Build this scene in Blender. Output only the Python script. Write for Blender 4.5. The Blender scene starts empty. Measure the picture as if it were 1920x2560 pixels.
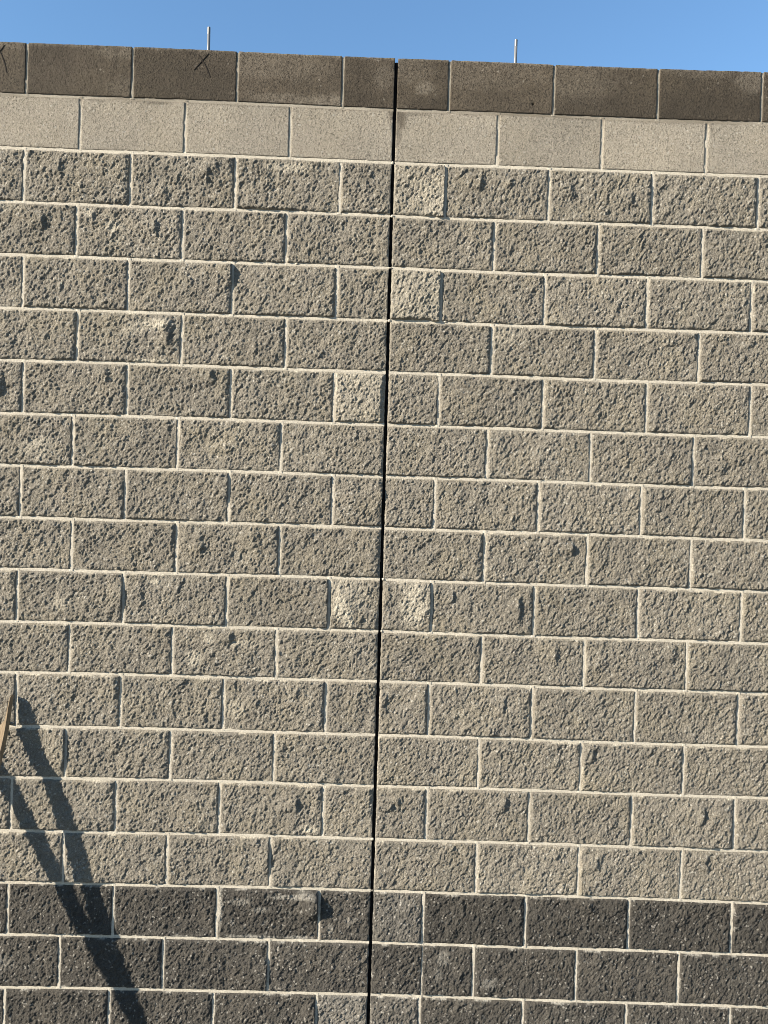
import bpy, math, random
import numpy as np
from mathutils import Vector, Matrix
R = math.radians
random.seed(7)
S = bpy.context.scene

# ------------------------------------------------------------------ camera
M = 0.4064            # one block with its joint
C = 0.2032            # one course
COURSES = 20
H = COURSES * C       # top of the wall above the ground
cam_d = bpy.data.cameras.new('camera')
cam = bpy.data.objects.new('camera', cam_d)
S.collection.objects.link(cam)
Rm = [[0.9994882834911752, 0.010109746797187886, -0.030347391709352935],
      [-0.009782360045436629, 0.999892555121094, 0.010917126240515567],
      [0.03045450041957016, -0.010614670654648582, 0.9994797907767258]]   # columns: right, forward, up
rt, fw, up = [Vector((Rm[0][i], Rm[1][i], Rm[2][i])) for i in range(3)]
mw = Matrix((( rt.x, up.x, -fw.x, -0.0281), (rt.y, up.y, -fw.y, -3.00686), (rt.z, up.z, -fw.z, H - 1.73172), (0, 0, 0, 1)))
cam.matrix_world = mw
cam_d.sensor_fit = 'VERTICAL'
cam_d.sensor_height = 36.0
cam_d.lens = 36.0 * 1923 / 2560
cam_d.clip_start = 0.05
cam_d.clip_end = 3000
S.camera = cam

# ------------------------------------------------------------------ sky and sun
SUN_TO = Vector((-2.05, -1.0, 0.98))       # from the wall towards the sun
el = math.atan2(SUN_TO.z, math.hypot(SUN_TO.x, SUN_TO.y))
world = bpy.data.worlds.new('World')
S.world = world
world.use_nodes = True
wn = world.node_tree
bg = wn.nodes['Background']
sky = wn.nodes.new('ShaderNodeTexSky')
sky.sky_type = 'NISHITA'
sky.sun_disc = False
sky.sun_elevation = el
sky.sun_rotation = math.atan2(SUN_TO.x, SUN_TO.y)
sky.altitude = 400
sky.air_density = 1.6
sky.dust_density = 0.0
sky.ozone_density = 6.3
wn.links.new(sky.outputs[0], bg.inputs[0])
bg.inputs[1].default_value = 0.067
sun_d = bpy.data.lights.new('sun', 'SUN')
sun_d.energy = 5.0
sun_d.angle = R(0.53)
sun_d.color = (1.0, 0.89, 0.73)
sun = bpy.data.objects.new('sun', sun_d)
S.collection.objects.link(sun)
sun.rotation_euler = SUN_TO.to_track_quat('Z', 'Y').to_euler()
sun.location = (-6, -3, 7)
S.view_settings.view_transform = 'Standard'
S.view_settings.look = 'None'
S.view_settings.gamma = 1
S.view_settings.exposure = 1.75
S.view_settings.use_curve_mapping = False

# ------------------------------------------------------------------ helpers
def link(name, me, mat, parent=None, kind=None):
    o = bpy.data.objects.new(name, me)
    S.collection.objects.link(o)
    if mat and me: me.materials.append(mat)
    if parent: o.parent = parent
    if kind: o['kind'] = kind
    return o

def empty(name, loc, label, cat, group=None):
    o = bpy.data.objects.new(name, None)
    o.empty_display_size = 0.1
    S.collection.objects.link(o)
    o.location = loc
    o['label'] = label; o['category'] = cat
    if group: o['group'] = group
    return o

def mesh_np(name, verts, quads, ngons=(), attr=None, smooth=False):
    me = bpy.data.meshes.new(name)
    verts = np.asarray(verts, np.float32)
    quads = np.asarray(quads, np.int32).reshape(-1, 4)
    loops = quads.ravel()
    starts = np.arange(len(quads), dtype=np.int32) * 4
    for ng in ngons:
        starts = np.append(starts, np.int32(len(loops)))
        loops = np.concatenate([loops, np.asarray(ng, np.int32)])
    me.vertices.add(len(verts)); me.vertices.foreach_set('co', verts.ravel())
    me.loops.add(len(loops)); me.loops.foreach_set('vertex_index', loops.astype(np.int32))
    me.polygons.add(len(starts)); me.polygons.foreach_set('loop_start', starts.astype(np.int32))
    me.update(calc_edges=True)
    me.polygons.foreach_set('use_smooth', np.full(len(starts), smooth))
    if attr is not None:
        a = me.attributes.new('wear_and_light', 'FLOAT_COLOR', 'POINT')
        a.data.foreach_set('color', np.asarray(attr, np.float32).ravel())
    me.validate()
    return me

def grid_quads(nx, nz):
    i = np.arange(nz - 1)[:, None] * nx + np.arange(nx - 1)[None]
    return np.stack([i, i + 1, i + nx + 1, i + nx], -1).reshape(-1, 4)

def vnoise(x, z, cell, rng):
    """smooth value noise, about -1..1"""
    gx = x / cell; gz = z / cell
    ix = np.floor(gx).astype(int); iz = np.floor(gz).astype(int)
    bx, bz = ix.min(), iz.min()
    T = rng.uniform(-1, 1, (iz.max() - bz + 2, ix.max() - bx + 2))
    fx = gx - ix; fz = gz - iz
    fx = fx * fx * (3 - 2 * fx); fz = fz * fz * (3 - 2 * fz)
    ix = ix - bx; iz = iz - bz
    return (T[iz, ix] * (1 - fx) + T[iz, ix + 1] * fx) * (1 - fz) + (T[iz + 1, ix] * (1 - fx) + T[iz + 1, ix + 1] * fx) * fz

def facets(x, z, cell, off, slope, rng):
    """chipped planar facets: every point takes the tilted plane of its nearest cell"""
    gx = x / cell; gz = z / cell
    ix = np.floor(gx).astype(int); iz = np.floor(gz).astype(int)
    bx, bz = ix.min() - 1, iz.min() - 1
    sh = (iz.max() - bz + 2, ix.max() - bx + 2)
    jx = rng.uniform(.1, .9, sh); jz = rng.uniform(.1, .9, sh)
    o = rng.normal(0, off, sh); sx = rng.normal(0, slope, sh); sz = rng.normal(0, slope * .8, sh)
    best = np.full(x.shape, 1e9); h = np.zeros(x.shape)
    for a in (-1, 0, 1):
        for b in (-1, 0, 1):
            I = ix + a - bx; J = iz + b - bz
            dx = gx - (ix + a + jx[J, I]); dz = gz - (iz + b + jz[J, I])
            d = dx * dx + dz * dz + .3 * dx * dz
            m = d < best
            best = np.where(m, d, best)
            h = np.where(m, o[J, I] + (sx[J, I] * dx + sz[J, I] * dz) * cell, h)
    return h

def sstep(a, b, x):
    t = np.clip((x - a) / (b - a), 0, 1)
    return t * t * (3 - 2 * t)

# ------------------------------------------------------------------ how this wall was laid (slightly wandering joints)
FX = [-0.00028, -0.01547, 0.00263, 0.00241, -0.00642, -0.004, 0.00869, 0.00019, 0.01647, 0.00273, 0.00418, -0.00408, 0.00241]
FZ = [0.00247, -0.00391, 0.01667, -0.00313, 0.00107, -0.00107, 0.0037, -0.00752, -0.00391, -0.0477, -0.00459, 0.02783, 0.00038]
BZ = {0: -0.001, 1: 0.002, 2: 0.0008, 3: -0.0019, 5: -0.0008, 6: 0.0019, 7: 0.0001, 8: 0.0005, 10: 0.0002, 11: -0.002, 12: 0.004, 13: -0.0024, 14: 0.0021, 15: -0.0016, 16: 0.0004, 17: 0.0012, 18: -0.0007}
JX = {(0, -3.5): 0.0009, (0, -2.5): -0.0012, (0, -1.5): -0.004, (0, -0.5): -0.0028, (1, -3.0): 0.0053, (1, -2.0): 0.0029, (1, -1.0): 0.0021, (2, -3.5): -0.0034, (2, -2.5): -0.0002, (2, -1.5): -0.002, (2, -0.5): -0.0009, (0, 0.5): 0.0045, (0, 1.5): 0.0043, (0, 2.5): 0.0021, (0, 3.5): -0.0031, (1, 1.0): -0.0025, (1, 2.0): -0.0036, (1, 3.0): -0.0046, (2, 0.5): 0.0042, (2, 1.5): 0.0015, (2, 2.5): -0.0007, (2, 3.5): 0.0033, (4, -3.5): -0.0029, (4, -2.5): -0.0024, (4, -1.5): -0.0041, (4, -0.5): -0.003, (5, -3.0): 0.0068, (5, -2.0): 0.0054, (5, -1.0): 0.0055, (6, -3.5): 0.0031, (6, -2.5): 0.0006, (6, -1.5): -0.0015, (6, -0.5): -0.0035, (7, -3.0): -0.0039, (7, -2.0): -0.0021, (7, -1.0): -0.0024, (4, 0.5): -0.0006, (4, 1.5): -0.0006, (4, 2.5): -0.0055, (4, 3.5): -0.0043, (5, 1.0): 0.0017, (5, 2.0): 0.0005, (5, 3.0): 0.0022, (6, 0.5): 0.0024, (6, 1.5): 0.0065, (6, 2.5): 0.0076, (6, 3.5): 0.0085, (7, 1.0): -0.0038, (7, 2.0): -0.0028, (7, 3.0): -0.0042, (9, -3.0): 0.0005, (9, -2.0): 0.0031, (9, -1.0): 0.002, (10, -3.5): -0.0035, (10, -2.5): 0.0032, (10, -1.5): 0.0038, (10, -0.5): -0.0009, (11, -3.0): 0.0011, (11, -2.0): -0.0022, (11, -1.0): -0.0003, (12, -3.5): 0.0038, (12, -2.5): 0.0036, (12, -1.5): 0.0009, (12, -0.5): -0.0015, (9, 1.0): -0.0022, (9, 2.0): -0.0028, (9, 3.0): -0.0005, (10, 0.5): -0.0015, (10, 1.5): -0.0019, (10, 2.5): 0.0011, (10, 3.5): 0.002, (11, 1.0): -0.0006, (11, 2.0): -0.0018, (11, 3.0): -0.0029, (12, 0.5): -0.0002, (12, 1.5): 0.0017, (12, 2.5): 0.0031, (12, 3.5): 0.0023, (13, -3.0): -0.0023, (13, -2.0): 0.0017, (13, -1.0): 0.0027, (14, -3.5): -0.0041, (14, -2.5): -0.0027, (14, -1.5): -0.0021, (14, -0.5): 0.0006, (15, -3.0): 0.0021, (15, -2.0): 0.0011, (15, -1.0): -0.0002, (16, -3.5): -0.0032, (16, -2.5): 0.0002, (16, -1.5): 0.0002, (16, -0.5): -0.0035, (17, -3.0): 0.001, (17, -2.0): -0.0008, (17, -1.0): 0.0059, (13, 1.0): -0.0003, (13, 2.0): -0.0023, (13, 3.0): -0.0024, (14, 0.5): 0.0027, (14, 1.5): 0.0016, (14, 2.5): 0.0009, (14, 3.5): 0.0007, (15, 1.0): 0.0024, (15, 2.0): -0.0001, (15, 3.0): -0.0006, (16, 0.5): 0.0008, (16, 1.5): -0.001, (16, 2.5): 0.0003, (16, 3.5): -0.0005, (17, 1.0): 0.0017, (17, 2.0): 0.0009, (17, 3.0): -0.0023}

def fld(c, u, v):
    u = np.clip(np.asarray(u, float), -4, 4) / 4; v = np.clip(np.asarray(v, float), 0, 18.5) / 9 - 1
    F = [1 + 0 * u * v, u, v, u * u, u * v, v * v, u ** 3, u * u * v, u * v * v, v ** 3, v ** 4, v ** 5, u * v ** 3]
    return sum(a * b for a, b in zip(c, F))
def bed_z(v, x):                       # height of bed joint v at x, above the ground
    u = np.asarray(x) / M
    z = -v * C + fld(FZ, u, v) + BZ.get(v, 0)
    return H + z + np.sin(u * 2.1 + v * 5.3) * .0010
def head_x(c, u):
    if u == 0: return float(fld(FX, 0, c + .5))
    r = JX.get((c, u))
    if r is None: r = random.uniform(-.003, .003)
    return u * M + float(fld(FX, u, c + .5)) + r

# ------------------------------------------------------------------ materials
class NT:
    def __init__(s, name):
        s.m = bpy.data.materials.new(name); s.m.use_nodes = True
        s.t = s.m.node_tree; s.b = s.t.nodes['Principled BSDF']
        s.b.inputs['Specular IOR Level'].default_value = 0.25
    def n(s, typ, **k):
        o = s.t.nodes.new(typ)
        for a, b in k.items(): setattr(o, a, b)
        return o
    def l(s, a, b): s.t.links.new(a, b)
    def noise(s, vec, scale, detail=4, rough=.6, out='Fac'):
        o = s.n('ShaderNodeTexNoise'); o.inputs['Scale'].default_value = scale
        o.inputs['Detail'].default_value = detail; o.inputs['Roughness'].default_value = rough
        if vec: s.l(vec, o.inputs['Vector'])
        return o.outputs[out]
    def ramp(s, fac, stops):
        o = s.n('ShaderNodeValToRGB'); e = o.color_ramp.elements
        while len(e) < len(stops): e.new(.5)
        for q, (p, c) in zip(e, stops):
            q.position = p; q.color = (c, c, c, 1) if isinstance(c, (int, float)) else (*c, 1)
        s.l(fac, o.inputs[0]); return o.outputs[0]
    def mix(s, fac, a, b, mode='MIX'):
        o = s.n('ShaderNodeMix', data_type='RGBA', blend_type=mode)
        for v, i in ((fac, 0), (a, 6), (b, 7)):
            if isinstance(v, (int, float)): o.inputs[i].default_value = v if i == 0 else (v, v, v, 1)
            elif isinstance(v, tuple): o.inputs[i].default_value = (*v, 1)
            else: s.l(v, o.inputs[i])
        return o.outputs[2]
    def math(s, op, a, b=0.):
        o = s.n('ShaderNodeMath', operation=op)
        for v, i in ((a, 0), (b, 1)):
            if isinstance(v, (int, float)): o.inputs[i].default_value = v
            else: s.l(v, o.inputs[i])
        return o.outputs[0]
    def bump(s, h, dist, strength=1.0):
        o = s.n('ShaderNodeBump'); o.inputs['Distance'].default_value = dist
        o.inputs['Strength'].default_value = strength
        s.l(h, o.inputs['Height']); s.l(o.outputs[0], s.b.inputs['Normal'])

KA = .445
def stone(name, cols, cell, specks, speck_col, pale_col, dark_col, bump, grain, pits=False):
    """cast concrete: cols are the ground colours, white or pale aggregate specks on top"""
    cols = [tuple(q * KA for q in k) for k in cols]; pale_col = tuple(q * KA for q in pale_col); dark_col = tuple(q * KA for q in dark_col); speck_col = tuple(q * KA for q in speck_col)
    s = NT(name)
    geo = s.n('ShaderNodeNewGeometry').outputs['Position']
    at = s.n('ShaderNodeAttribute', attribute_name='wear_and_light')
    sep = s.n('ShaderNodeSeparateColor'); s.l(at.outputs['Color'], sep.inputs[0])
    pale, tone, dark = sep.outputs[0], sep.outputs[1], sep.outputs[2]
    c = s.mix(s.ramp(s.noise(geo, cell, 5, .65), [(.36, 0.), (.64, 1.)]), cols[0], cols[1])
    c = s.mix(s.ramp(s.noise(geo, cell * .31, 3, .6), [(.45, 0.), (.68, .75)]), c, cols[2])
    c = s.mix(1.0, c, s.ramp(s.noise(geo, grain, 3, .75), [(.25, .62 if pits else .42), (.5, .98), (.75, 1.4 if pits else 1.75)]), 'MULTIPLY')
    # aggregate
    vo = s.n('ShaderNodeTexVoronoi'); vo.inputs['Scale'].default_value = 150; s.l(geo, vo.inputs['Vector'])
    vs = s.n('ShaderNodeSeparateColor'); s.l(vo.outputs['Color'], vs.inputs[0])
    big = s.math('GREATER_THAN', vs.outputs[0], 1 - specks)
    near = s.math('LESS_THAN', vo.outputs['Distance'], s.math('MULTIPLY_ADD', vs.outputs[1], .42))
    c = s.mix(s.math('MULTIPLY', s.math('MULTIPLY', big, near), .85), c, speck_col)
    vo2 = s.n('ShaderNodeTexVoronoi'); vo2.inputs['Scale'].default_value = 95; s.l(geo, vo2.inputs['Vector'])
    vs2 = s.n('ShaderNodeSeparateColor'); s.l(vo2.outputs['Color'], vs2.inputs[0])
    c = s.mix(s.math('MULTIPLY', s.math('GREATER_THAN', vs2.outputs[2], .88), .35), c, cols[3])
    # lime bloom, mortar smears and painted sunlight, then damp stains and a painted shadow
    pn = s.math('MULTIPLY', s.ramp(s.noise(geo, 95, 5, .8), [(.36, .1), (.64, 1.)]), 1.6)
    cl = s.n('ShaderNodeClamp'); s.l(s.math('MULTIPLY', pale, pn), cl.inputs[0])
    c = s.mix(cl.outputs[0], c, pale_col)
    c = s.mix(dark, c, dark_col)
    tm = s.n('ShaderNodeCombineColor')
    for i in range(3): s.l(tone, tm.inputs[i])
    c = s.mix(1.0, c, tm.outputs[0], 'MULTIPLY')
    s.l(c, s.b.inputs['Base Color'])
    s.b.inputs['Roughness'].default_value = .93
    h = s.noise(geo, 260, 4, .7)
    if pits:
        h = s.math('ADD', h, s.math('MULTIPLY', s.ramp(s.noise(geo, 190, 2, .6), [(.24, 0.), (.42, 1.)]), 1.3))
        h = s.math('ADD', h, s.math('MULTIPLY', s.noise(geo, 90, 3, .6), 1.0))
    if not pits:        # torn grain running up to the right
        mp = s.n('ShaderNodeMapping'); mp.inputs['Rotation'].default_value = (0, R(-32), 0); mp.inputs['Scale'].default_value = (1, 1, .5)
        s.l(geo, mp.inputs[0])
        h = s.math('ADD', s.math('MULTIPLY', h, .7), s.math('MULTIPLY', s.noise(mp.outputs[0], 165, 4, .7), 1.3))
    s.bump(h, bump)
    return s.m

mat_split = stone('split_face_tan', [(.395, .362, .305), (.335, .308, .262), (.415, .372, .29), (.47, .445, .375)], 22, .05, (.66, .63, .56), (.90, .83, .68), (.10, .09, .075), .0080, 240)
mat_dark = stone('split_face_charcoal', [(.137, .129, .115), (.098, .092, .083), (.165, .150, .128), (.21, .195, .168)], 22, .055, (.46, .44, .40), (.70, .67, .60), (.02, .02, .02), .0080, 240)
mat_light = stone('smooth_pale_block', [(.44, .40, .335), (.39, .352, .29), (.47, .42, .335), (.48, .435, .36)], 9, .02, (.55, .52, .45), (.52, .49, .42), (.115, .095, .072), .0024, 190, True)
mat_cap = stone('damp_cap_block', [(.110, .091, .068), (.088, .072, .053), (.125, .102, .072), (.14, .115, .086)], 8, .004, (.25, .225, .185), (.30, .265, .215), (.055, .045, .033), .0036, 190, True)

def mortar_mat():
    s = NT('mortar')
    geo = s.n('ShaderNodeNewGeometry').outputs['Position']
    at = s.n('ShaderNodeAttribute', attribute_name='wear_and_light')
    sep = s.n('ShaderNodeSeparateColor'); s.l(at.outputs['Color'], sep.inputs[0])
    c = s.mix(s.ramp(s.noise(geo, 14, 4, .6), [(.3, 0.), (.7, 1.)]), (.32, .295, .248), (.385, .358, .305))
    c = s.mix(1.0, c, s.ramp(s.noise(geo, 160, 3, .7), [(.25, .70), (.75, 1.22)]), 'MULTIPLY')
    c = s.mix(sep.outputs[2], c, (.085, .072, .055))
    s.l(c, s.b.inputs['Base Color']); s.b.inputs['Roughness'].default_value = .95
    s.bump(s.noise(geo, 200, 4, .7), .0016)
    return s.m
mat_mortar = mortar_mat()

def plain(name, col, rough=.8, metal=0., scale=60, var=.2, bump=0.):
    s = NT(name); geo = s.n('ShaderNodeNewGeometry').outputs['Position']
    c = s.mix(1.0, tuple(col), s.ramp(s.noise(geo, scale, 4, .6), [(.3, 1 - var), (.7, 1 + var)]), 'MULTIPLY')
    s.l(c, s.b.inputs['Base Color']); s.b.inputs['Roughness'].default_value = rough; s.b.inputs['Metallic'].default_value = metal
    if bump: s.bump(s.noise(geo, scale * 2, 4, .6), bump)
    return s.m
mat_filler = plain('joint_sealant', (.012, .012, .013), .9)
mat_pencil = plain('pencil_line', (.018, .014, .011), .9)
mat_zinc = plain('zinc_plated_steel', (.14, .145, .15), .35, .15, 80, .05)
mat_soil = plain('dark_gravel', (.085, .08, .072), .95, 0, 6, .25, .01)

def wood_mat():
    s = NT('weathered_lumber')
    tc = s.n('ShaderNodeTexCoord').outputs['Object']
    mp = s.n('ShaderNodeMapping'); mp.inputs['Scale'].default_value = (1, 1, .05); s.l(tc, mp.inputs[0])
    c = s.ramp(s.noise(mp.outputs[0], 260, 5, .6), [(.3, (.15, .105, .066)), (.55, (.22, .165, .105)), (.75, (.27, .205, .135))])
    kn = s.n('ShaderNodeTexNoise'); kn.inputs['Scale'].default_value = 14; s.l(tc, kn.inputs['Vector'])
    c = s.mix(s.ramp(kn.outputs[0], [(.62, 0.), (.72, .7)]), c, (.20, .09, .04))
    s.l(c, s.b.inputs['Base Color']); s.b.inputs['Roughness'].default_value = .8
    s.bump(s.noise(mp.outputs[0], 260, 4, .6), .001)
    return s.m
mat_wood = wood_mat()

# ------------------------------------------------------------------ ground
def ground():
    n = 81
    t = np.linspace(-1, 1, n); ax = np.sign(t) * (np.abs(t) ** 3) * 400
    X, Y = np.meshgrid(ax, ax)
    rng = np.random.default_rng(3)
    Z = vnoise(X, Y, 6, rng) * .04 * (np.abs(Y) > .6) - .02 * (np.abs(Y) > .6) + .004
    me = mesh_np('ground', np.stack([X, Y, Z], -1).reshape(-1, 3), grid_quads(n, n), smooth=True)
    link('ground', me, mat_soil, kind='structure')
ground()

# ------------------------------------------------------------------ the wall
wall = empty('block_wall', (0, .1, 0), 'tall concrete block wall of split-face tan blocks with charcoal base courses and smooth blocks on top', 'wall')
PW = Vector((0, .1, 0))
DEPTH = .194
JT = .0052            # half a joint
GAP = .0062           # half the control joint

# lumps: (x from the block's left edge, z from its bottom, as fractions), height, width left, width right, half height
LUMPS = {
 (16, -1.5): [(.985, .72, .027, .05, .006, .050), (.35, .80, .005, .12, .05, .03)],
 (5, -3.0): [(.865, .66, .015, .045, .018, .055)],
 (4, -2.5): [(1.0, .78, .008, .07, .01, .05), (.60, .62, .005, .04, .01, .02)],
 (15, -2.0): [(.995, .55, .011, .05, .01, .06)],
 (17, -2.0): [(1.0, .35, .009, .05, .01, .06)],
 (10, -1.5): [(1.0, .5, .008, .05, .01, .10)],
 (10, -.5): [(.30, .45, .009, .10, .05, .07)],
 (10, 0.0): [(.12, .62, .005, .03, .01, .05), (1.0, .5, .006, .12, .02, .1)],
 (4, 0.0): [(1.0, .5, .008, .20, .01, .30)],
 (2, 0.0): [(1.0, .5, .004, .10, .01, .30)],
 (6, -.5): [(.90, .5, .010, .13, .01, .09)],
 (18, -1.5): [(1.0, .45, .009, .05, .01, .08)],
 (13, -4.0): [(1.0, .6, .011, .05, .01, .08)],
 (9, 1.0): [(.86, .72, .010, .05, .006, .022)],
 (14, 2.5): [(.70, .66, .009, .07, .008, .035)],
 (15, 2.0): [(.165, .68, .007, .05, .007, .026)],
 (15, 3.0): [(.225, .75, .009, .06, .009, .028)],
 (15, 1.0): [(.78, .80, .006, .05, .007, .020)],
 (14, 0.0): [(.30, .62, .011, .05, .008, .014), (.42, .75, .007, .05, .008, .014)],
 (14, .5): [(.76, .72, .008, .05, .007, .03)],
 (14, -1.5): [(.74, .62, .009, .05, .007, .03)],
 (2, -2.5): [(.73, .66, .009, .06, .010, .03), (.84, .80, .006, .04, .006, .02), (.32, .25, .006, .05, .01, .03)],
 (2, -3.5): [(.33, .70, .009, .05, .010, .03)],
 (2, .5): [(.32, .70, .009, .06, .010, .03), (.62, .72, .006, .04, .01, .02)],
 (2, 1.5): [(.20, .60, .008, .05, .010, .03), (.80, .45, .007, .05, .01, .03)],
 (2, 3.5): [(.35, .6, .012, .08, .01, .05)],
 (3, -3.0): [(.14, .75, .006, .04, .010, .03), (.75, .6, .007, .04, .010, .03)],
 (3, -4.0): [(.08, .55, .012, .06, .01, .04), (.68, .66, .008, .05, .01, .03)],
 (6, -3.5): [(.80, .80, .008, .05, .008, .03)],
 (6, -2.5): [(.82, .80, .008, .05, .008, .03)],
 (6, -4.5): [(.8, .55, .010, .06, .01, .05)],
 (8, -2.5): [(.985, .68, .009, .05, .006, .05)],
 (8, -.5): [(.99, .6, .004, .05, .006, .05)],
 (10, .5): [(.86, .5, .009, .05, .008, .05), (.18, .75, .006, .04, .008, .03)],
 (10, -3.5): [(.97, .55, .008, .05, .008, .06)],
 (10, -2.5): [(.16, .6, .007, .05, .010, .05), (.52, .78, .006, .04, .01, .03)],
 (11, -2.0): [(.55, .82, .009, .05, .008, .02)],
 (12, -1.5): [(.30, .5, .008, .06, .03, .04)],
 (12, .5): [(.72, .6, .007, .04, .008, .03)],
 (12, 0.0): [(.10, .6, .006, .03, .008, .04)],
 (7, -2.0): [(.47, .45, .007, .04, .008, .02)],
 (7, 3.0): [(.26, .45, .006, .06, .012, .03)],
 (16, 1.5): [(.62, .85, .008, .05, .008, .02)],
 (9, -2.0): [(.22, .6, .008, .05, .01, .04), (.76, .7, .007, .05, .02, .04)],
 (11, 1.0): [(.72, .7, .007, .05, .01, .04)],
 (11, 2.0): [(.86, .75, .005, .06, .01, .03), (.18, .5, .006, .05, .01, .03)],
 (13, 2.0): [(.1, .8, .006, .04, .01, .03)],
}
# pale bloom, and sunlight painted on some tilted half blocks: centre and radii as fractions of the block, amount
PALE = {
 (2, 0.0): [(.78, .45, .45, .65, .45), (.4, .6, .9, .9, .22)],  # bloom, plus the sunlit look of the tilted face put into the colour
 (4, 0.0): [(.55, .6, .9, 1.1, .45), (.95, .5, .14, .7, .5)],  # partly sunlight on the left-facing slope, painted as paleness
 (6, -.5): [(.4, .5, .9, 1.1, .34)],  # paleness also stands in for sun on the tilt
 (10, -.5): [(.20, .45, .17, .32, 1.0), (.38, .22, .14, .22, 1.0), (.3, .7, .6, .5, .35)],
 (10, 0.0): [(.70, .55, .38, .6, .60)],  # bloom mixed with painted brightness of a sun-facing slope
 (16, -1.5): [(.22, .76, .14, .08, .42), (.42, .60, .12, .07, .45), (.72, .86, .26, .06, .55), (.02, .6, .03, .5, .9), (.88, .92, .12, .08, .4), (.35, .03, .3, .05, .7), (.8, .03, .15, .05, .8)],
 (16, 0.0): [(.5, .6, .7, .8, .10)],
 (16, -.5): [(.20, .22, .07, .12, 0.40), (.6, .4, .12, .10, 0.25)],
 (16, 1.25): [(.30, .66, .10, .10, 0.40), (.45, .85, .12, .10, 0.25), (.2, .3, .2, .15, 0.20)],
 (17, 0.50): [(.42, .75, .13, .20, 0.33), (.32, .45, .09, .15, 0.23)],
 (17, -4.0): [(.3, .5, .3, .3, .25)],
 (17, 1.00): [(.15, .3, .1, .12, 0.30)],
 (17, 1.50): [(.3, .2, .2, .15, 0.20)],
 (18, -.5): [(.5, .5, .9, .9, .16)],
 (18, 0.0): [(.5, .5, .9, .9, .08)],
 (5, -3.0): [(.74, .80, .22, .12, .6), (.66, .03, .12, .05, 1.0), (.85, .03, .07, .05, .9), (.55, .7, .15, .15, .35)],
 (5, 1.0): [(.1, .8, .2, .2, .3)],
 (14, -1.5): [(.85, .14, .08, .09, .9), (.94, .12, .05, .07, .6)],
 (2, -1.5): [(.5, .84, .28, .12, .55)],
 (3, -3.0): [(.12, .85, .06, .12, .55), (.35, .6, .12, .14, .45)],
 (3, -4.0): [(.25, .9, .25, .12, .45)],
 (7, -4.0): [(.68, .35, .2, .3, .35)],
 (10, -3.5): [(.42, .35, .12, .18, .4)],
 (10, -2.5): [(.3, .85, .07, .06, .8)],
 (11, -2.0): [(.35, .8, .07, .12, .6), (.2, .35, .10, .2, .5), (.7, .7, .2, .1, .35)],
 (12, -1.5): [(.1, .4, .15, .2, .35)],
 (14, -3.0): [(.5, .5, .5, .5, .1)],
 (0, -1.5): [(.9, .08, .25, .18, .55), (.5, .1, .5, .12, .35), (.3, .8, .8, .4, .22)],
 (0, -.5): [(.8, .62, .25, .32, 0.27)],
 (0, 0.00): [(.55, .42, .24, .17, 0.51), (.25, .8, .5, .35, 0.24)],
 (0, .5): [(.3, .8, .8, .4, .18)],
 (0, 2.5): [(.95, .85, .25, .4, .55), (.5, 1., .6, .2, .3)],
 (0, -3.5): [(.95, .2, .2, .25, .22), (.9, .9, .3, .2, .3)],
 (0, 1.5): [(.2, .7, .5, .5, .2)],
 (0, -4.5): [(.9, .95, .3, .1, .3)],
}
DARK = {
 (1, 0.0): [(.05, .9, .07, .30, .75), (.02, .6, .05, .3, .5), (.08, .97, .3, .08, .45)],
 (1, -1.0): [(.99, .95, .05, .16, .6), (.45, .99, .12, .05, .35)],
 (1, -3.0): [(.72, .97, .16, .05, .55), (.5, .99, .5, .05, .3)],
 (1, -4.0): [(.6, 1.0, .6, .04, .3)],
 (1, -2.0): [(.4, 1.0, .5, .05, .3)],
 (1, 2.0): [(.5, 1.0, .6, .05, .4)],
 (0, -3.5): [(.85, .75, .04, .3, .5)],
 (0, -2.5): [(.5, .3, .6, .5, .30)],
 (0, -.5): [(.3, .1, .6, .3, .45), (.3, .8, .3, .3, .25)],
 (0, 0.0): [(.75, .05, .6, .25, .5)],
 (0, 1.5): [(.5, .1, .6, .4, .4)],
 (0, 2.5): [(.35, .2, .6, .5, .45)],
 (5, -3.0): [(.90, .5, .05, .3, .35)],  # shade right of the lump, painted into the colour
}
TONE = {(0, -4.5): .95, (0, -3.5): .92, (0, -2.5): .84, (0, -1.5): 1.20, (0, -.5): .98, (0, 0.0): 1.0, (0, .5): 1.14, (0, 1.5): 1.0, (0, 2.5): .92,
        (16, -4.0): .9, (16, -1.5): .95, (16, .5): .80, (16, 1.5): .82, (16, 2.5): .80, (16, 3.5): .84, (16, -.5): 1.12, (16, 0.0): 1.35,
        (17, -1.0): 1.15, (18, -.5): 1.5, (18, 0.0): 1.3}

mat_for = lambda c: mat_cap if c == 0 else mat_light if c == 1 else mat_dark if 16 <= c <= 18 else mat_split

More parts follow.
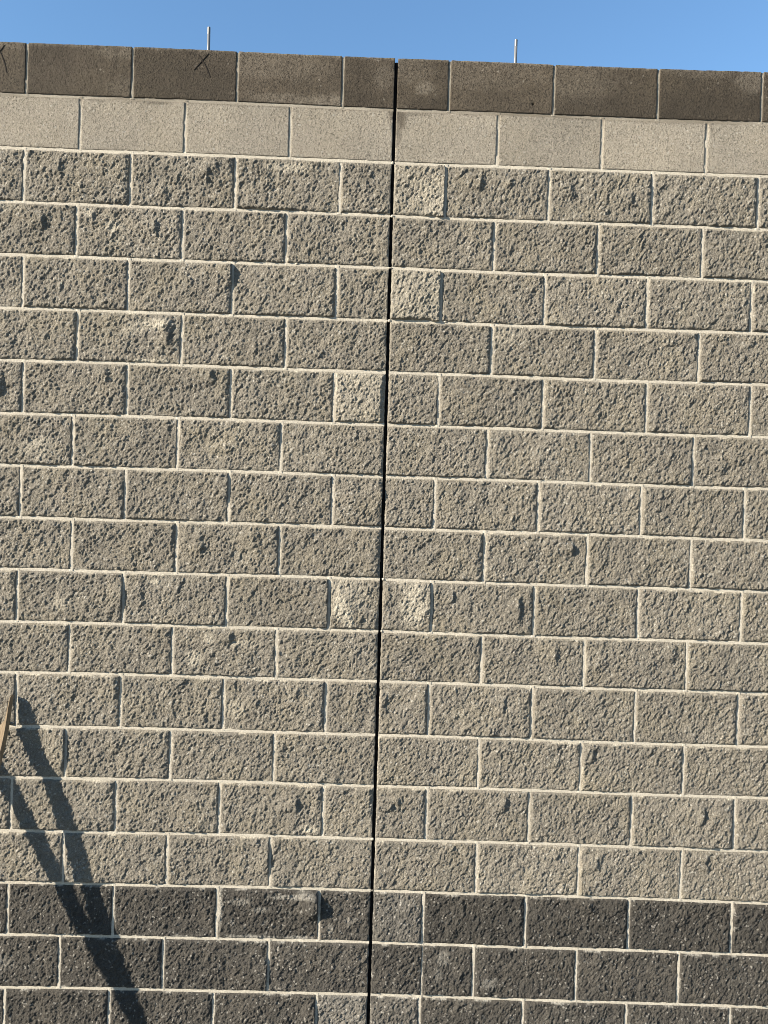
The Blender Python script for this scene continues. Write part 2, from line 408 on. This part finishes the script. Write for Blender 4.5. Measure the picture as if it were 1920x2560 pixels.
def make_block(c, u0, u1, x0, x1, left_gap, right_gap):
    rng = np.random.default_rng(int(1000 * c + (u0 + 20) * 20))
    rough = c >= 2
    inside = -4.6 < u0 and u1 < 4.7 and c <= 18
    fine = inside
    res = .0033 if fine else .0062
    if not rough: res *= 1.25
    xl = x0 + (left_gap if left_gap else JT); xr = x1 - (right_gap if right_gap else JT)
    w = xr - xl; hgt = C - 2 * JT
    nx = int(w / res); nz = int(hgt / res)
    e = .0016 if rough else .0009
    def axis(L, n):
        q = np.linspace(.0045, L - .0045, n)
        return np.concatenate([[0, 0, e], q, [L - e, L, L]])
    ax = axis(w, nx); az = axis(hgt, nz)
    LX, LZ = np.meshgrid(ax, az)
    nX, nZ = len(ax), len(az)
    gx, gz = LX + rng.uniform(0, 5), LZ + rng.uniform(0, 5)
    dl, dr, db, dt = LX, w - LX, LZ, hgt - LZ
    ed = np.minimum(np.minimum(dl, dr), np.minimum(db, dt))
    if rough:
        wx = gx + vnoise(gx, gz, .011, rng) * .004; wz = gz + vnoise(gx, gz, .012, rng) * .004
        lean = np.clip(rng.normal(0, .006), -.009, .009)
        h = .0060 + vnoise(gx, gz, .11, rng) * .0024 + vnoise(gx, gz, .045, rng) * .0020
        h += (LX / w - .5) * lean * w / M * .6 + (LZ / hgt - .5) * rng.normal(0, .003)
        # facets lie mostly across one slanting direction, as the splitter tore them
        ca, sa = math.cos(-.5), math.sin(-.5)
        rx, rz = wx * ca + wz * sa, (-wx * sa + wz * ca) * .58
        for cell, A in ((.036, .0017), (.019, .0015), (.0110, .0017), (.0068, .0018)):
            q = vnoise(rx + cell * 3.7, rz, cell, rng)
            h += A * (q * .6 + (.33 - np.abs(vnoise(rx, rz + cell * 5.1, cell, rng))) * 1.1)
        h += facets(rx, rz, .0095, .00020, .25, rng)
        h += facets(rx, rz, .0055, .00018, .36, rng) + rng.normal(0, .00030, h.shape)
        for (fx, fz, A, sl, sr, sz) in LUMPS.get((c, u0), []):
            t = LX - fx * w + vnoise(gx, gz, .02, rng) * .006
            p = np.where(t < 0, np.exp(-(t / sl) ** 2), np.exp(-(t / (9 if fx > .95 else sr)) ** 2))
            h += A * p * np.exp(-((LZ - fz * hgt) / sz) ** 4)
        edge_amp = .0028 + .0022 * vnoise(gx, gz, .03, rng)
        keep = 1 - sum(np.clip(0, 0, 1) for _ in [0])
        lumpy = np.zeros_like(h)
        for (fx, fz, A, sl, sr, sz) in LUMPS.get((c, u0), []):
            if fx > .95: lumpy = np.maximum(lumpy, np.exp(-((LZ - fz * hgt) / sz) ** 4) * (dr < .03))
        fall = 1 - sstep(.0005, .0065 + .004 * vnoise(gx, gz, .02, rng), ed)
        kf = fall * (1 - lumpy)
        kr = (1 - sstep(.002, .020, dr)) * .55 * (1 - lumpy)      # most right-hand arrises are knocked back a little
        h = h * (1 - kr) + .002 * kr
        h = h * (1 - kf) + kf * (.0016 + .0010 * vnoise(gx, gz, .02, rng) + .0004 * vnoise(gx, gz, .007, rng))
        h = np.where(h < .001, .001 - (.001 - h) * .5, h)
    else:
        out = .0027 if c == 0 else .0018
        h = out + vnoise(gx, gz, .08, rng) * .0003 + vnoise(gx, gz, .012, rng) * .00025 + (vnoise(gx, gz, .0062, rng) * .0003)
        chip = vnoise(gx, gz, .016, rng)
        h -= (1 - sstep(0, .005, ed)) * np.clip(chip - .25, 0, 1) * .004
        if (c, u0) == (0, .5):
            r = np.hypot(LX + xl - .5348, LZ - (.5 * hgt - .061))
            h -= .012 * np.exp(-(r / .0042) ** 4)
    # outer two rings: the arris and the sides going back
    Y = -h
    ringn = np.minimum(np.minimum(np.arange(nX), np.arange(nX)[::-1])[None, :] + 0 * LX.astype(int),
                       np.minimum(np.arange(nZ), np.arange(nZ)[::-1])[:, None] + 0 * LX.astype(int))
    arris = .0013 if rough else .0010
    Y = np.where(ringn == 1, Y + arris, Y)
    Y = np.where(ringn == 0, DEPTH, Y)
    # wandering edges
    X = LX + xl; Zl = LZ
    amp = .0013 if rough else .00045
    near = 1 - sstep(0, .012, ed)
    jx = vnoise(gx, gz, .016, rng) * amp + vnoise(gx, gz, .006, rng) * amp * .5
    jz = vnoise(gx, gz + 9, .016, rng) * amp + vnoise(gx, gz, .006, rng) * amp * .5
    tw = rng.uniform(-.0012, .0012)
    X = X + jx * near + tw * (LZ / hgt - .5)
    # sit between its two bed joints
    zb = bed_z(c + 1, X) + JT + .0006; zt = bed_z(c, X) - (JT + .0006 if c > 0 else 0)
    if c == COURSES - 1: zb = 0 * X
    Z = zb + (zt - zb) * (Zl / hgt) + jz * near
    # wear: red pale, green tone, blue dark
    fxn, fzn = LX / w, LZ / hgt
    pale = np.zeros_like(h); dark = np.zeros_like(h)
    nn = .75 + .5 * vnoise(gx, gz, .018, rng) + .35 * vnoise(gx, gz, .007, rng)
    for (a, b, ra, rb, s) in PALE.get((c, u0), []):
        q = np.hypot((fxn - a) / ra, (fzn - b) / rb)
        pale = np.maximum(pale, s * (1 - sstep(.45, 1.15, q * (1.35 - .45 * nn))))
    for (a, b, ra, rb, s) in DARK.get((c, u0), []):
        q = np.hypot((fxn - a) / ra, (fzn - b) / rb)
        dark = np.maximum(dark, s * (1 - sstep(.4, 1.2, q * (1.35 - .45 * nn))))
    if rough:    # mortar smeared on the arrises
        sm = sstep(.25, .75, vnoise(gx, gz, .035, rng) + .4 * vnoise(gx, gz, .009, rng))
        pale = np.maximum(pale, (1 - sstep(.001, .007, np.minimum(db, dt))) * sm * .85)
        pale = np.maximum(pale, (1 - sstep(.001, .005, np.minimum(dl, dr))) * sm * .6)
    if c == 0:
        pale = np.maximum(pale, (1 - sstep(.0, .014, dt + .006 * vnoise(gx, gz, .02, rng))) * .5)
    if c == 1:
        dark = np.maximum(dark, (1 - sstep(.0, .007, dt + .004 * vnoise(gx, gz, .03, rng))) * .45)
    tone = TONE.get((c, u0), 1 + rng.normal(0, .035)) * np.ones_like(h)
    tone *= 1 + .07 * vnoise(gx, gz, .15, rng)
    if c == 0: tone *= 1 + .10 * vnoise(gx, gz, .07, rng) + .05 * vnoise(gx, gz, .03, rng)
    if c == 19: tone *= .3
    V = np.stack([X - PW.x, Y - PW.y, Z - PW.z], -1).reshape(-1, 3)
    quads = grid_quads(nX, nZ)
    a = np.arange(nX * nZ).reshape(nZ, nX)
    ring = np.concatenate([a[0, :], a[1:, -1], a[-1, -2::-1], a[-2:0:-1, 0]])[::-1]
    at = np.stack([pale, tone, dark, np.ones_like(h)], -1).reshape(-1, 4)
    me = mesh_np('block', V, quads, [ring], at, smooth=True)
    return link('block', me, mat_for(c), wall)

heads = {}      # course -> list of (x, is_control)
blocks = {}
for c in range(COURSES):
    us = [u + (.5 if c % 2 == 0 else 0) for u in range(-7, 7)]
    us = sorted(set([u for u in us if -6 < u < 6] + [-6., 0., 6.] + ([.5] if c == 17 else [])))
    xs = [head_x(c, u) for u in us]
    heads[c] = [(x, u) for x, u in zip(xs, us)]
    for k in range(len(us) - 1):
        lg = GAP if us[k] == 0 else 0; rg = GAP if us[k + 1] == 0 else 0
        if c == 17 and us[k] == .5: lg = .002
        if c == 17 and us[k + 1] == .5: rg = .002
        blocks[(c, us[k])] = make_block(c, us[k], us[k + 1], xs[k], xs[k + 1], lg, rg)

# ------------------------------------------------------------------ mortar
def mdark(X, v):      # the grey damp mortar just under the cap
    return {0: .8, 1: .95}.get(v, 0.) + 0 * X
def strip(name, P, T, N, width, prof, dark, rng, sag):
    """a tooled joint: centre points P, across direction T, profile prof = [(t, y)]"""
    n = len(P); k = len(prof)
    s = np.arange(n)
    V = np.zeros((n, k, 3)); at = np.zeros((n, k, 4)); at[..., 1] = 1; at[..., 3] = 1
    run = np.cumsum(np.r_[0, np.linalg.norm(np.diff(P, axis=0), axis=1)])
    for j, (t, y) in enumerate(prof):
        wob = vnoise(run, 0 * run + j, .03, rng) * .0004 + vnoise(run, 0 * run + j, .009, rng) * .00035
        V[:, j] = P + T[None] * t
        V[:, j, 1] = y - wob - sag
        at[:, j, 2] = dark
    V[..., 0] -= PW.x; V[..., 1] -= PW.y; V[..., 2] -= PW.z
    q = grid_quads(k, n)
    return V.reshape(-1, 3), q, at.reshape(-1, 4)

rng = np.random.default_rng(11)
PROF = [(-.016, .020), (-.0085, .0012), (-.0045, .0004), (0, .0009), (.0045, .0003), (.0085, .0010), (.016, .020)]
for v in range(1, COURSES):
    for s0, s1 in ((-6., 0.), (0., 6.)):
        a = s0 * M if s0 else float(fld(FX, 0, v)) + GAP
        b = s1 * M if s1 else float(fld(FX, 0, v)) - GAP
        X = np.arange(a, b, .006); X = np.r_[X, b]
        P = np.stack([X, 0 * X, bed_z(v, X)], -1)
        hv = vnoise(X, 0 * X, .12, rng) * .0007
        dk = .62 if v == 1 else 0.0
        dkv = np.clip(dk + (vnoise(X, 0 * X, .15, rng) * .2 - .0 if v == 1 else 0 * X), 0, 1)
        V, q, at = strip('bed_joint', P, np.array([0, 0, 1.]), None, 0, [(t, y + (.0003 if v == 1 else 0)) for t, y in PROF], dkv, rng, hv)
        link('bed_joint', mesh_np('bed_joint', V, q, attr=at, smooth=True), mat_mortar, wall)
for c in range(COURSES):
    for x, u in heads[c]:
        if u in (0., -6., 6.): continue
        zt = float(bed_z(c, x)); zb = float(bed_z(c + 1, x)) if c < COURSES - 1 else 0.
        if c == 0: zt -= .003
        Z = np.linspace(zb - .002 if c < 19 else 0., zt + (.002 if c else 0), 34)
        wig = vnoise(Z, 0 * Z, .05, rng) * .0006
        P = np.stack([x + wig, 0 * Z, Z], -1)
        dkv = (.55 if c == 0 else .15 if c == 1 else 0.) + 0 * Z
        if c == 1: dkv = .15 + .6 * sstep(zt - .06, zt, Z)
        pr = [(t, y + (.0003 if c < 2 else .0)) for t, y in PROF]
        V, q, at = strip('head_joint', P, np.array([1., 0, 0]), None, 0, pr, dkv, rng, vnoise(Z, 0 * Z, .06, rng) * .0006 + .0002)
        q = q[:, ::-1]
        link('head_joint', mesh_np('head_joint', V, q, attr=at, smooth=True), mat_mortar, wall)

# sealant set deep in the control joint
Z = np.linspace(0, H - .003, 60)
cx = fld(FX, 0, (H - Z) / C - .0)
V = []
for k, (t, y) in enumerate([(-.009, .030), (-.003, .024), (.003, .024), (.009, .030), (.009, .060), (-.009, .060)]):
    V.append(np.stack([cx + t, y - PW.y + 0 * Z, Z], -1))
V = np.stack(V, 1).reshape(-1, 3); q = []
for i in range(len(Z) - 1):
    for k in range(6): q.append((i * 6 + k, i * 6 + (k + 1) % 6, (i + 1) * 6 + (k + 1) % 6, (i + 1) * 6 + k))
link('joint_sealant', mesh_np('joint_sealant', V, q, [list(range(5, -1, -1)), list(range((len(Z) - 1) * 6, len(Z) * 6))], smooth=False), mat_filler, wall)

# squeezed-out mortar at the control joint
def lump(name, x, z, rx, rz, ry, parent, mat, seed):
    r = np.random.default_rng(seed); nu, nv = 14, 9
    U, W = np.meshgrid(np.linspace(0, 2 * math.pi, nu, endpoint=False), np.linspace(.02, math.pi - .02, nv))
    k = 1 + .18 * r.uniform(-1, 1, U.shape)
    V = np.stack([x + rx * np.cos(U) * np.sin(W) * k - PW.x, -ry * np.cos(W) * k + .001 - PW.y, z + rz * np.sin(U) * np.sin(W) * k], -1).reshape(-1, 3)
    q = [(i * nu + j, i * nu + (j + 1) % nu, (i + 1) * nu + (j + 1) % nu, (i + 1) * nu + j) for i in range(nv - 1) for j in range(nu)]
    at = np.tile([0, 1, 0, 1.], (len(V), 1))
    return link(name, mesh_np(name, V, q, [list(range(nu))[::-1], list(range((nv - 1) * nu, nv * nu))], at, True), mat, parent)
for i, (v, dx, rx, rz) in enumerate([(3, .004, .009, .006), (4, -.001, .010, .0035), (5, .003, .008, .006), (2, -.002, .005, .006), (10, .008, .006, .005), (11, .007, .004, .005), (15, -.004, .005, .005), (16, .0, .002, .003)]):
    x = float(fld(FX, 0, v)) + dx
    lump('mortar_bead', x, float(bed_z(v, x)), rx, rz, .004, wall, mat_mortar, i)
for i, (u, v) in enumerate([(.54, 5), (-.9, 4)]):
    lump('mortar_bead', u * M, float(bed_z(v, u * M)) + .004, .007, .004, .005, wall, mat_mortar, 20 + i)

# pencil crosses on two cap blocks
def pencil(pts, parent, w=.0019):
    P = [Vector((x, 0, H + z)) for x, z in pts]
    out = []
    for a, b in zip(P, P[1:]):
        n = max(2, int((b - a).length / .004))
        out += [a.lerp(b, i / n) for i in range(n)]
    out.append(P[-1])
    V = []; Q = []
    for i, p in enumerate(out):
        d = (out[min(i + 1, len(out) - 1)] - out[max(i - 1, 0)]).normalized()
        nrm = Vector((-d.z, 0, d.x)); ww = w * (.35 + .65 * math.sin(math.pi * min(1, (i + .6) / len(out) * 1.0)) ** .5) / 2
        for s, y in ((-1, -.0046), (1, -.0046), (1, -.0020), (-1, -.0020)):
            V.append((p.x + nrm.x * ww * s - PW.x, y - PW.y, p.z + nrm.z * ww * s - PW.z))
    for i in range(len(out) - 1):
        for k in range(4): Q.append((i * 4 + k, i * 4 + (k + 1) % 4, i * 4 + 4 + (k + 1) % 4, i * 4 + 4 + k))
    e = (len(out) - 1) * 4
    return link('pencil_stroke', mesh_np('pencil_stroke', V, Q, [(3, 2, 1, 0), (e, e + 1, e + 2, e + 3)]), mat_pencil, parent)
bx = blocks[(0, -2.5)]; bx['label'] = 'damp brown cap block marked with a whole pencilled X'
pencil([(-0.7856, -0.0755), (-0.7305, -0.0094)], bx)
pencil([(-0.7714, -0.0137), (-0.756, -0.0336), (-0.7403, -0.0609), (-0.7223, -0.1012)], bx, .0030)
by = blocks[(0, -4.5)]; by['label'] = 'damp brown cap block at the left edge with half of a pencilled X'
pencil([(-1.569, -.071), (-1.5356, -0.0308), (-1.5169, -0.0057)], by)
pencil([(-1.547, -.012), (-1.5356, -0.0308), (-1.5293, -0.0417), (-1.5135, -0.0812), (-1.5068, -0.1106)], by, .0026)
for k, t in {(16, -1.5): 'charcoal block with a bulging broken corner and white lime streaks', (10, -.5): 'half block with a bright white lime patch',
             (4, 0.0): 'pale cream half block, partly painted sunlight, beside the control joint', (5, -3.0): 'tan block with a deep shadowed hollow at its right end',
             (0, .5): 'cap block with a small round nail hole', (18, -.5): 'paler grey charcoal half block beside the control joint'}.items():
    blocks[k]['label'] = t

# ------------------------------------------------------------------ anchor rods standing out of the top
def lathe(name, prof, seg, parent, mat, off=(0, 0)):
    V = []; Q = []
    for r, z in prof:
        for k in range(seg):
            a = 2 * math.pi * k / seg
            V.append((r * math.cos(a), r * math.sin(a), z))
    n = len(prof)
    for i in range(n - 1):
        for k in range(seg): Q.append((i * seg + k, i * seg + (k + 1) % seg, (i + 1) * seg + (k + 1) % seg, (i + 1) * seg + k))
    return link(name, mesh_np(name, V, Q, [list(range(seg))[::-1], list(range((n - 1) * seg, n * seg))], smooth=True), mat, parent)
def rod(x, top, label, tilt):
    o = empty('anchor_rod', (x, .097, H), label, 'rod', 'steel rods standing on top of the wall')
    o.rotation_euler = (0, tilt, 0)
    mid = top * .60 + .03
    lathe('shank', [(.0061, -.05), (.0061, mid), (.0056, mid + .0005)], 20, o, mat_zinc)
    pr = [(.0050, mid + .0006)]; z = mid + .001
    while z < top - .002:
        pr += [(.0050, z), (.0061, z + .0008)]; z += .0017
    pr += [(.0050, top - .001), (.0042, top)]
    lathe('thread', pr, 20, o, mat_zinc)
rod(-.7548, .1526, 'left of two upright zinc-plated steel rods, above the cap block with the whole pencilled X', -.004)
rod(.4751, .1475, 'right of two upright zinc-plated steel rods, above the cap block with a nail hole', .006)

# ------------------------------------------------------------------ two pointed wooden stakes leaning on the wall at the left
def stake(tx, tz, al, be, label, wd, dp, warp=((0, 0), (3, 0))):
    """tip touching the wall at (tx, tz); al: drift to the left, be: lean outwards, both per metre of drop"""
    z0 = H + tz; L = z0 / 1.0
    foot = Vector((tx - al * L, -be * L, 0)); tip = Vector((tx, -.006, z0))
    o = empty('wooden_stake', foot, label, 'stake', 'wooden stakes leaning against the wall')
    d = (tip - foot); ln = d.length; d.normalize()
    side = Vector((-1, 0, 0)); side = (side - d * side.dot(d)).normalized()    # towards the left
    outw = d.cross(side); outw = outw if outw.y < 0 else -outw
    V = []; Q = []
    st = [(0, 1, 1), (.25, 1, 1), (.5, 1, 1), (.75, 1, 1), (1 - .115 / ln, 1, 1), (1 - .095 / ln, .35, 1), (1 - .05 / ln, .16, .95), (1 - .012 / ln, .10, .85), (1, .06, .60)]
    wx, wy = zip(*warp)
    tt = sorted(set([q[0] for q in st] + list(np.linspace(.02, .98, 40))))
    T0, A0, B0 = zip(*st)
    st = [(t, float(np.interp(t, T0, A0)), float(np.interp(t, T0, B0))) for t in tt]
    for t, a, b in st:
        c0 = d * (t * ln) + outw * float(np.interp((1 - t) * ln, wx, wy))
        for s, q in ((0, 0), (a, 0), (a, b), (0, b)):
            V.append(c0 + side * (wd * s) + outw * (dp * q))
    for i in range(len(st) - 1):
        for k in range(4): Q.append((i * 4 + k, i * 4 + (k + 1) % 4, i * 4 + 4 + (k + 1) % 4, i * 4 + 4 + k))
    e = (len(st) - 1) * 4
    me = mesh_np('shaft', [tuple(v) for v in V], Q, [(3, 2, 1, 0), (e, e + 1, e + 2, e + 3)])
    sh = link('shaft', me, mat_wood, o)
    bv = sh.modifiers.new('bevel', 'BEVEL'); bv.width = .0012; bv.segments = 2; bv.limit_method = 'ANGLE'
    return o
stake(-1.416, -2.519, .048, .266, 'pointed wooden stake whose tip touches the wall at the left edge of the photo', .021, .034, ((0, 0), (.03, -.001), (.08, -.008), (.14, -.0125), (.20, -.007), (.27, 0), (.34, .005), (.39, .006), (.45, 0), (.55, .001), (3, 0)))
stake(-1.668, -2.50, .0, .395, 'second wooden stake further left, only its shadow falls into view', .022, .034)

S.render.engine = 'CYCLES'
S.cycles.max_bounces = 6
S.cycles.filter_width = 0.95
